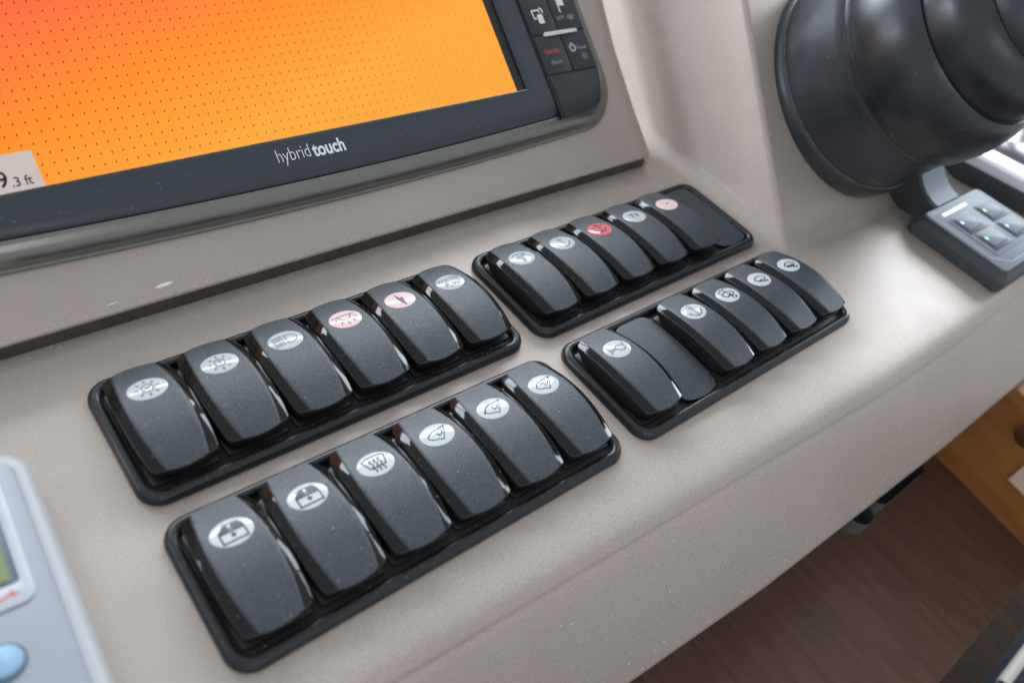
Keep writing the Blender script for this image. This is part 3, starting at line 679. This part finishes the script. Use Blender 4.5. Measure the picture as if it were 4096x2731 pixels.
# bracket: curved arm from the keypad's far edge up the wall
prof2 = [(57, 12.0), (61, 12.6), (66, 14.6), (71, 18.0), (76, 23.0), (82, 30), (92, 42)]
V = []
for y, z in prof2: V += [(17.5, y, z), (46.5, y, z)]
for y, z in prof2: V += [(17.5, y + (2 if y < 60 else 9 + (y - 57) * 0.5), max(0.3, z - 13)), (46.5, y + (2 if y < 60 else 9 + (y - 57) * 0.5), max(0.3, z - 13))]
n2 = len(prof2); F = []
for k in range(n2 - 1):
    a = 2 * k; c = 2 * n2 + 2 * k
    F += [(a, a + 1, a + 3, a + 2), (c, c + 2, c + 3, c + 1), (a, a + 2, c + 2, c), (a + 1, c + 1, c + 3, a + 3)]
F += [(0, 2 * n2, 2 * n2 + 1, 1)]
br = obj('bracket', V, F, 'pad_side', kp, True, sharp=30)
V = []
for y, z in prof2: V += [(19.6, y - 0.4, z + 0.9), (46.3, y - 0.4, z + 0.9), (19.6, y - 0.2, z - 0.2), (46.3, y - 0.2, z - 0.2)]
F = []
for k in range(n2 - 1):
    a = 4 * k; F += [(a, a + 1, a + 5, a + 4), (a, a + 4, a + 6, a + 2), (a + 1, a + 3, a + 7, a + 5)]
F += [(0, 2, 3, 1)]
obj('bracket_cover', V, F, 'pad_top', br, True, sharp=40)

# ------------------------------------------------------------------ white framed instrument beyond the keypad
fd = empty('white_instrument', (430, -30, 0), (0, 0, math.radians(-13))); fd.rotation_euler[2] = math.radians(14)
tag(fd, 'white framed instrument with a dark purple display, beyond the keypad', 'instrument')
rs = []
for ins, z in ((0.8, 0), (0, 0.8), (0, 11), (0.6, 12.5)): rs.append([(x, y, z) for x, y in rrect(0 + ins, 120 - ins, -95 + ins, 18 - ins, 6, 5)])
v, f = rings(rs); k = len(rs[0]); f.append(tuple(range(len(v) - k, len(v)))); obj('case', v, f, 'pad_side', fd, True, sharp=30)
slab('frame', 0.6, 119.4, -94.4, 17.4, 12.3, 19, 7, 4.5, 'white_plastic', fd, n=6)
slab('display', 22, 104, -80, 2, 18.4, 19.15, 2, 0.1, 'purple_glass', fd)

# ------------------------------------------------------------------ pale control head with a green display
ld = empty('autopilot_head', (-99.0, 0, 0), (0, 0, math.radians(-2.7))); tag(ld, 'pale blue grey control head with a green LCD and a round blue button', 'control unit')
LX0, LY0, LY1, LZ = -115.0, -118.0, 3.0, 17.0
rs = []
for ins, z, rr in ((0.8, 0, 9), (0.3, 1.0, 9), (0.0, 5, 9), (0.3, 13.5, 9), (1.2, 15.6, 8.4), (2.6, 16.7, 7.6), (4.4, 17.0, 6.6)): rs.append([(x, y, z) for x, y in rrect(LX0 + ins, 0.5 - ins, LY0 + ins, LY1 - ins, rr, 6)])
v, f = rings(rs); obj('case', v, f, 'blue_grey_edge', ld, True, sharp=50)
slab('top_face', LX0 + 4.0, -3.9, LY0 + 4.2, LY1 - 4.2, 15.8, 17.25, 6.6, 0.5, 'blue_grey', ld)
# display rim, well and glass
def ringslab(name, o4, i4, ro, ri, z0, z1, m, parent):
    a = rrect(*o4, ro, 6); b2 = rrect(*i4, ri, 6)
    mid = [((p[0] * 0.6 + q[0] * 0.4), (p[1] * 0.6 + q[1] * 0.4)) for p, q in zip(a, b2)]; mid2 = [((p[0] * 0.35 + q[0] * 0.65), (p[1] * 0.35 + q[1] * 0.65)) for p, q in zip(a, b2)]
    rs = [[(x, y, z0) for x, y in a], [(x, y, z1 - 0.5) for x, y in a], [(x, y, z1) for x, y in mid], [(x, y, z1) for x, y in mid2], [(x, y, z1 - 0.4) for x, y in b2], [(x, y, z0) for x, y in b2]]
    v, f = rings(rs); return obj(name, v, f, m, parent, True, sharp=50)
rim = ringslab('display_rim', (LX0 + 12, -8.2, -47.5, -6.0), (LX0 + 15, -10.9, -41.5, -9.0), 3.5, 1.2, 17.1, 18.2, 'lcd_rim', ld)
slab('display_well', LX0 + 14.5, -10.5, -42, -8.6, 17.0, 17.4, 0.5, 0.1, 'lcd_well', ld)
slab('display_glass', LX0 + 17, -12.6, -40.0, -10.6, 17.3, 17.6, 0.4, 0.1, 'lcd', ld)
flat_art('rim_word', [ribbon([(-21, -45.0), (-19.6, -44.4), (-18.6, -45.0), (-17, -44.5), (-15.6, -44.9), (-14.2, -44.2), (-13.2, -44.7), (-11.6, -44.4)], 0.5), ribbon([(-19.2, -45.4), (-19.0, -43.6)], 0.5), ribbon([(-13.4, -45.0), (-13.2, -43.2)], 0.5)], 18.26, 'print_red', rim)
lb = []
for r, z in ((4.9, 17.1), (4.9, 17.4), (4.3, 17.5), (4.2, 17.1)): lb.append([(-19.0 + r * math.cos(a), -60.6 + r * math.sin(a), z) for a in [2 * math.pi * k / 32 for k in range(32)]])
v, f = rings(lb); obj('button_recess', v, f, 'lcd_well', ld)
lb = []
for r, z in ((4.2, 17.0), (4.1, 17.9), (3.6, 18.5), (2.4, 18.8), (0.8, 18.95)): lb.append([(-19.0 + r * math.cos(a), -60.6 + r * math.sin(a), z) for a in [2 * math.pi * k / 32 for k in range(32)]])
v, f = rings(lb); f.append(tuple(range(len(v) - 32, len(v)))); obj('round_button', v, f, 'blue_button', ld)

# ------------------------------------------------------------------ woodwork under the dash
sh = empty('wooden_shelf', (100, -140, -150)); tag(sh, 'dark brown wooden shelf below the front of the dashboard', 'shelf')
v, f = block(-420, 298.5, -95, 160, -22, 0, 1, 1.2, 2); obj('shelf_board', v, f, 'dark_wood', sh, True, sharp=30)
v, f = block(-420, 298, -92, -80, -265, -22.4, 0.5, 0.5, 2); obj('shelf_front', v, f, 'dark_wood', sh, True, sharp=30)
fl_o = obj('cabin_floor', [(-600, -900, -420), (1500, -900, -420), (1500, 500, -420), (-600, 500, -420)], [(0, 1, 2, 3)], 'floor_wood', None, False); fl_o['kind'] = 'structure'
wp = empty('wooden_side_panel', (400, -150, -172), (0, 0, math.radians(-9.5))); wp.rotation_euler[2] = math.radians(-9.0)
tag(wp, 'warm orange brown wooden panel beside the dark shelf', 'panel')
v, f = block(0, 18, -190, 200, 0, 100, 0.6, 0.6, 2); obj('board', v, f, 'warm_wood', wp, True, sharp=30)
pl = empty('paper_label', (397.3, -189.6, -112)); pl.rotation_euler = (0, 0, math.radians(-9.0)); tag(pl, 'small pale paper label stuck on the orange wooden panel', 'label')
v, f = block(-6.2, -5.6, -14, 0.6, -9, 6, 0.2, 0.1, 2); obj('sheet', v, f, 'paper', pl, False)
kn = empty('turned_wood_pull', (397, -178.5, -86)); kn.rotation_euler = (0, math.radians(-90), math.radians(-9)); tag(kn, 'round dark wooden pull knob on the orange wooden panel', 'knob')
rs = [[(r * math.cos(2 * math.pi * k / 28), r * math.sin(2 * math.pi * k / 28), d) for k in range(28)] for r, d in ((5, 0), (4.2, 3), (5.5, 6), (7.5, 8), (7.8, 10), (6.5, 12), (3, 13))]
v, f = rings(rs); f.append(tuple(range(len(v) - 28, len(v)))); obj('knob', v, f, 'knob', kn)
# latch hanging under the front edge
la = empty('drawer_latch', (245, -146, -63)); tag(la, 'grey plastic latch hanging under the front edge of the dashboard', 'latch')
rs = []
for ins, z in ((0, 0), (0, -6), (0.8, -10), (2.6, -13.5), (5.2, -15.5), (8, -16.2)): rs.append([(x, y, z) for x, y in rrect(-22 + ins, 26 - ins, -9 + ins * 0.8, 12 - ins * 0.8, max(5.5 - ins * 0.4, 1.5), 5)])
v, f = rings(rs); k = len(rs[0]); f.append(tuple(range(len(v) - k, len(v)))); obj('handle', v, f, 'latch', la, True, sharp=50)
rs = [[(-35 + r * math.cos(2 * math.pi * k / 24), -3 + r * math.sin(2 * math.pi * k / 24), d) for k in range(24)] for r, d in ((7.8, 0), (7.8, -8), (7.2, -10.6), (5.8, -12), (2, -12.6))]
v, f = rings(rs); f.append(tuple(range(len(v) - 24, len(v)))); obj('button', v, f, 'latch', la, True, sharp=40)
# seat edge below
cu = empty('seat_cushion', (432, -292, -300)); tag(cu, 'navy seat cushion with cream piping below the wooden shelf', 'cushion')
v, f = block(-45, 150, -160, 10, 0, 48, 6, 5, 4); obj('cover', v, f, 'navy', cu, True, sharp=50)
V = []
for k in range(40):
    x = -42 + 190 * k / 39
    for q in range(8): a = 2 * math.pi * q / 8; V.append((x, 9.5 + 4.2 * math.cos(a), 46 + 4.2 * math.sin(a)))
obj('piping', V, grid_faces(8, 40, True), 'piping', cu)

# ------------------------------------------------------------------ dust and lint
def dust(name, m, label, items):
    V = []; F = []
    for x, y, z, nx, ny, nz, r, lint in items:
        n_ = Vector((nx, ny, nz)).normalized(); t1 = n_.orthogonal().normalized(); t2 = n_.cross(t1)
        a = random.uniform(0, 6.28); e1 = t1 * math.cos(a) + t2 * math.sin(a); e2 = n_.cross(e1); P = Vector((x, y, z)) + n_ * 0.03
        b0 = len(V)
        if lint:
            bend = random.uniform(-0.5, 0.5); L_ = r
            for k in range(5):
                s2 = (k / 4 - 0.5) * L_; c = P + e1 * s2 + e2 * (bend * s2 * s2 / L_ * 2) + n_ * (0.05 + 0.15 * random.random())
                V += [c + e2 * 0.065, c - e2 * 0.065]
            F += [(b0 + 2 * k, b0 + 2 * k + 1, b0 + 2 * k + 3, b0 + 2 * k + 2) for k in range(4)]
        else:
            k1 = random.uniform(0.5, 1.0); V += [P + e1 * r, P + e2 * r * k1, P - e1 * r, P - e2 * r * k1, P + n_ * r * 0.8]
            F += [(b0, b0 + 1, b0 + 4), (b0 + 1, b0 + 2, b0 + 4), (b0 + 2, b0 + 3, b0 + 4), (b0 + 3, b0, b0 + 4)]
    o = obj(name, [tuple(q) for q in V], F, m, None, False); tag(o, label, 'dust', None, 'stuff'); return o
def inside_panel(x, y):
    return any(abs(x - px) < PL / 2 + 0.3 and abs(y - py) < PH / 2 + 0.3 for px, py, pa in PANEL.values())
it = []; gr = []
R_ = random.random
for k in range(1500):                                             # dash top
    x = random.uniform(-98, 330); y = random.uniform(-108, 48)
    if inside_panel(x, y) or (x > 232 and y > -38) or (x > 335 and y > -118): continue
    it.append((x, y, 0, 0, 0, 1, 0.09 + 0.22 * R_() ** 4, False))
for k in range(160):
    x = random.uniform(-98, 300); y = random.uniform(-108, 48)
    if inside_panel(x, y) or (x > 232 and y > -38): continue
    gr.append((x, y, 0, 0, 0, 1, 0.08 + 0.2 * R_() ** 3, False))
for k in range(850):                                              # along the panel edges and in the groove
    px, py, pa = random.choice(list(PANEL.values())); side = random.random()
    if side < 0.5: x = px + random.choice((-1, 1)) * (PL / 2 + 0.3 + abs(random.gauss(0, 0.8))); y = py + random.uniform(-27, 27)
    else: x = px + random.uniform(-76, 76); y = py + random.choice((-1, 1)) * (PH / 2 + 0.2 + abs(random.gauss(0, 0.6)))
    if inside_panel(x, y) or (x > 232 and y > -38): continue
    (gr if R_() < 0.45 else it).append((x, y, 0, 0, 0, 1, 0.07 + 0.1 * R_(), False))
for k in range(260): it.append((random.uniform(-98, 220), 49.3 + random.gauss(0, 0.7), 0.0, 0, 0, 1, 0.07 + 0.16 * R_() ** 2, False))
for k in range(60): it.append((random.uniform(-98, 220), 48.8 + random.gauss(0, 0.9), 0.1, 0, -0.3, 1, 0.8 + 1.6 * R_(), True))
for k in range(900):                                              # sloping front of the dash
    x = random.uniform(20, 400); t = random.uniform(0.08, 0.97); yc = lerp_table(crease, x) - lo0; yl = lerp_table(lowedge, x)
    it.append((x, yc + (yl - yc) * t - 1.5 * math.sin(t * math.pi), -8.2 - 51.8 * t, 0, -0.87, 0.5, (0.16 + 0.38 * R_() ** 3), False) if R_() < 0.72 else
              (x, yc + (yl - yc) * t - 1.5 * math.sin(t * math.pi), -8.2 - 51.8 * t, 0, -0.87, 0.5, 0.8 + 1.8 * R_(), True))
for x0, y0, pa, tl in SWPOS:                                      # on the rockers
    cl = [(random.uniform(-0.8, 0.8), random.uniform(0.05, 0.95)) for _ in range(5)]
    for k in range(54):
        u = random.uniform(-0.95, 0.95); t = R_()
        if k % 2: c0 = cl[k % 5]; u = max(-0.95, min(0.95, random.gauss(c0[0], 0.16))); t = max(0.02, min(0.98, random.gauss(c0[1], 0.07)))
        fx, fy, fz = face_pt(u, t)
        if (fx / LA) ** 2 + ((fy - YL) / LB) ** 2 < 1.1: continue
        it.append((x0 + fx, y0 + fy, fz, 0, 0.0144 * fy, 1, 0.05 + 0.16 * R_() ** 4, False))
    for k in range(14):
        fx, fy, fz = strip_pt(random.choice((-1, 1)), R_(), R_() * 0.7); it.append((x0 + fx, y0 + fy, fz, 0, 0.0144 * fy, 1, 0.05 + 0.08 * R_(), False))
for px, py, pa in PANEL.values():                                 # in the wells
    for k in range(150): (it if R_() < 0.35 else gr).append((px + random.uniform(-72, 72), py - 22.0 + random.gauss(0, 0.9), 1.0, 0, 0, 1, 0.08 + 0.16 * R_() ** 2, False))
    for k in range(60): it.append((px + random.uniform(-75, 75), py - PH / 2 + random.uniform(0.8, 3.2), 3.55, 0, -0.2, 1, 0.05 + 0.09 * R_(), False))
for k in range(330):                                              # on the fascia and the display bezel
    x = random.uniform(-90, 215); v = random.uniform(1, 17); P = Vector((x, 50 + v * c_, 8 + v * s_)); it.append((P.x, P.y, P.z, 0, -s_, c_, 0.05 + 0.13 * R_() ** 3, False))
for k in range(170):
    x = random.uniform(-85, 160); v = random.uniform(31, 41); P = Vector((x, 50 + v * c_ - 9.95 * s_, 8 + v * s_ + 9.95 * c_)); it.append((P.x, P.y, P.z, 0, -s_, c_, 0.05 + 0.12 * R_() ** 2, False))
tm = th_o.rotation_euler.to_matrix()
for k in range(170):
    a = random.uniform(0, 6.283); d = random.uniform(4, 78); r = 61.0 - 0.03 * d if d < 42 else 59.9 - max(0, d - 60) * 0.28
    if 38 < d < 46 or 6 < d < 11: continue
    loc = tm @ Vector((r * math.cos(a), r * math.sin(a), d)) + ctr; nn = tm @ Vector((math.cos(a), math.sin(a), 0.1))
    it.append((loc.x, loc.y, loc.z, nn.x, nn.y, nn.z, 0.08 + 0.20 * R_() ** 3, False))
dust('dust_specks', 'dust', 'pale dust specks and lint scattered over the dashboard and switches', it)
dust('grit_specks', 'grit', 'dark grit specks lying on the dashboard beside the switch panels', gr)
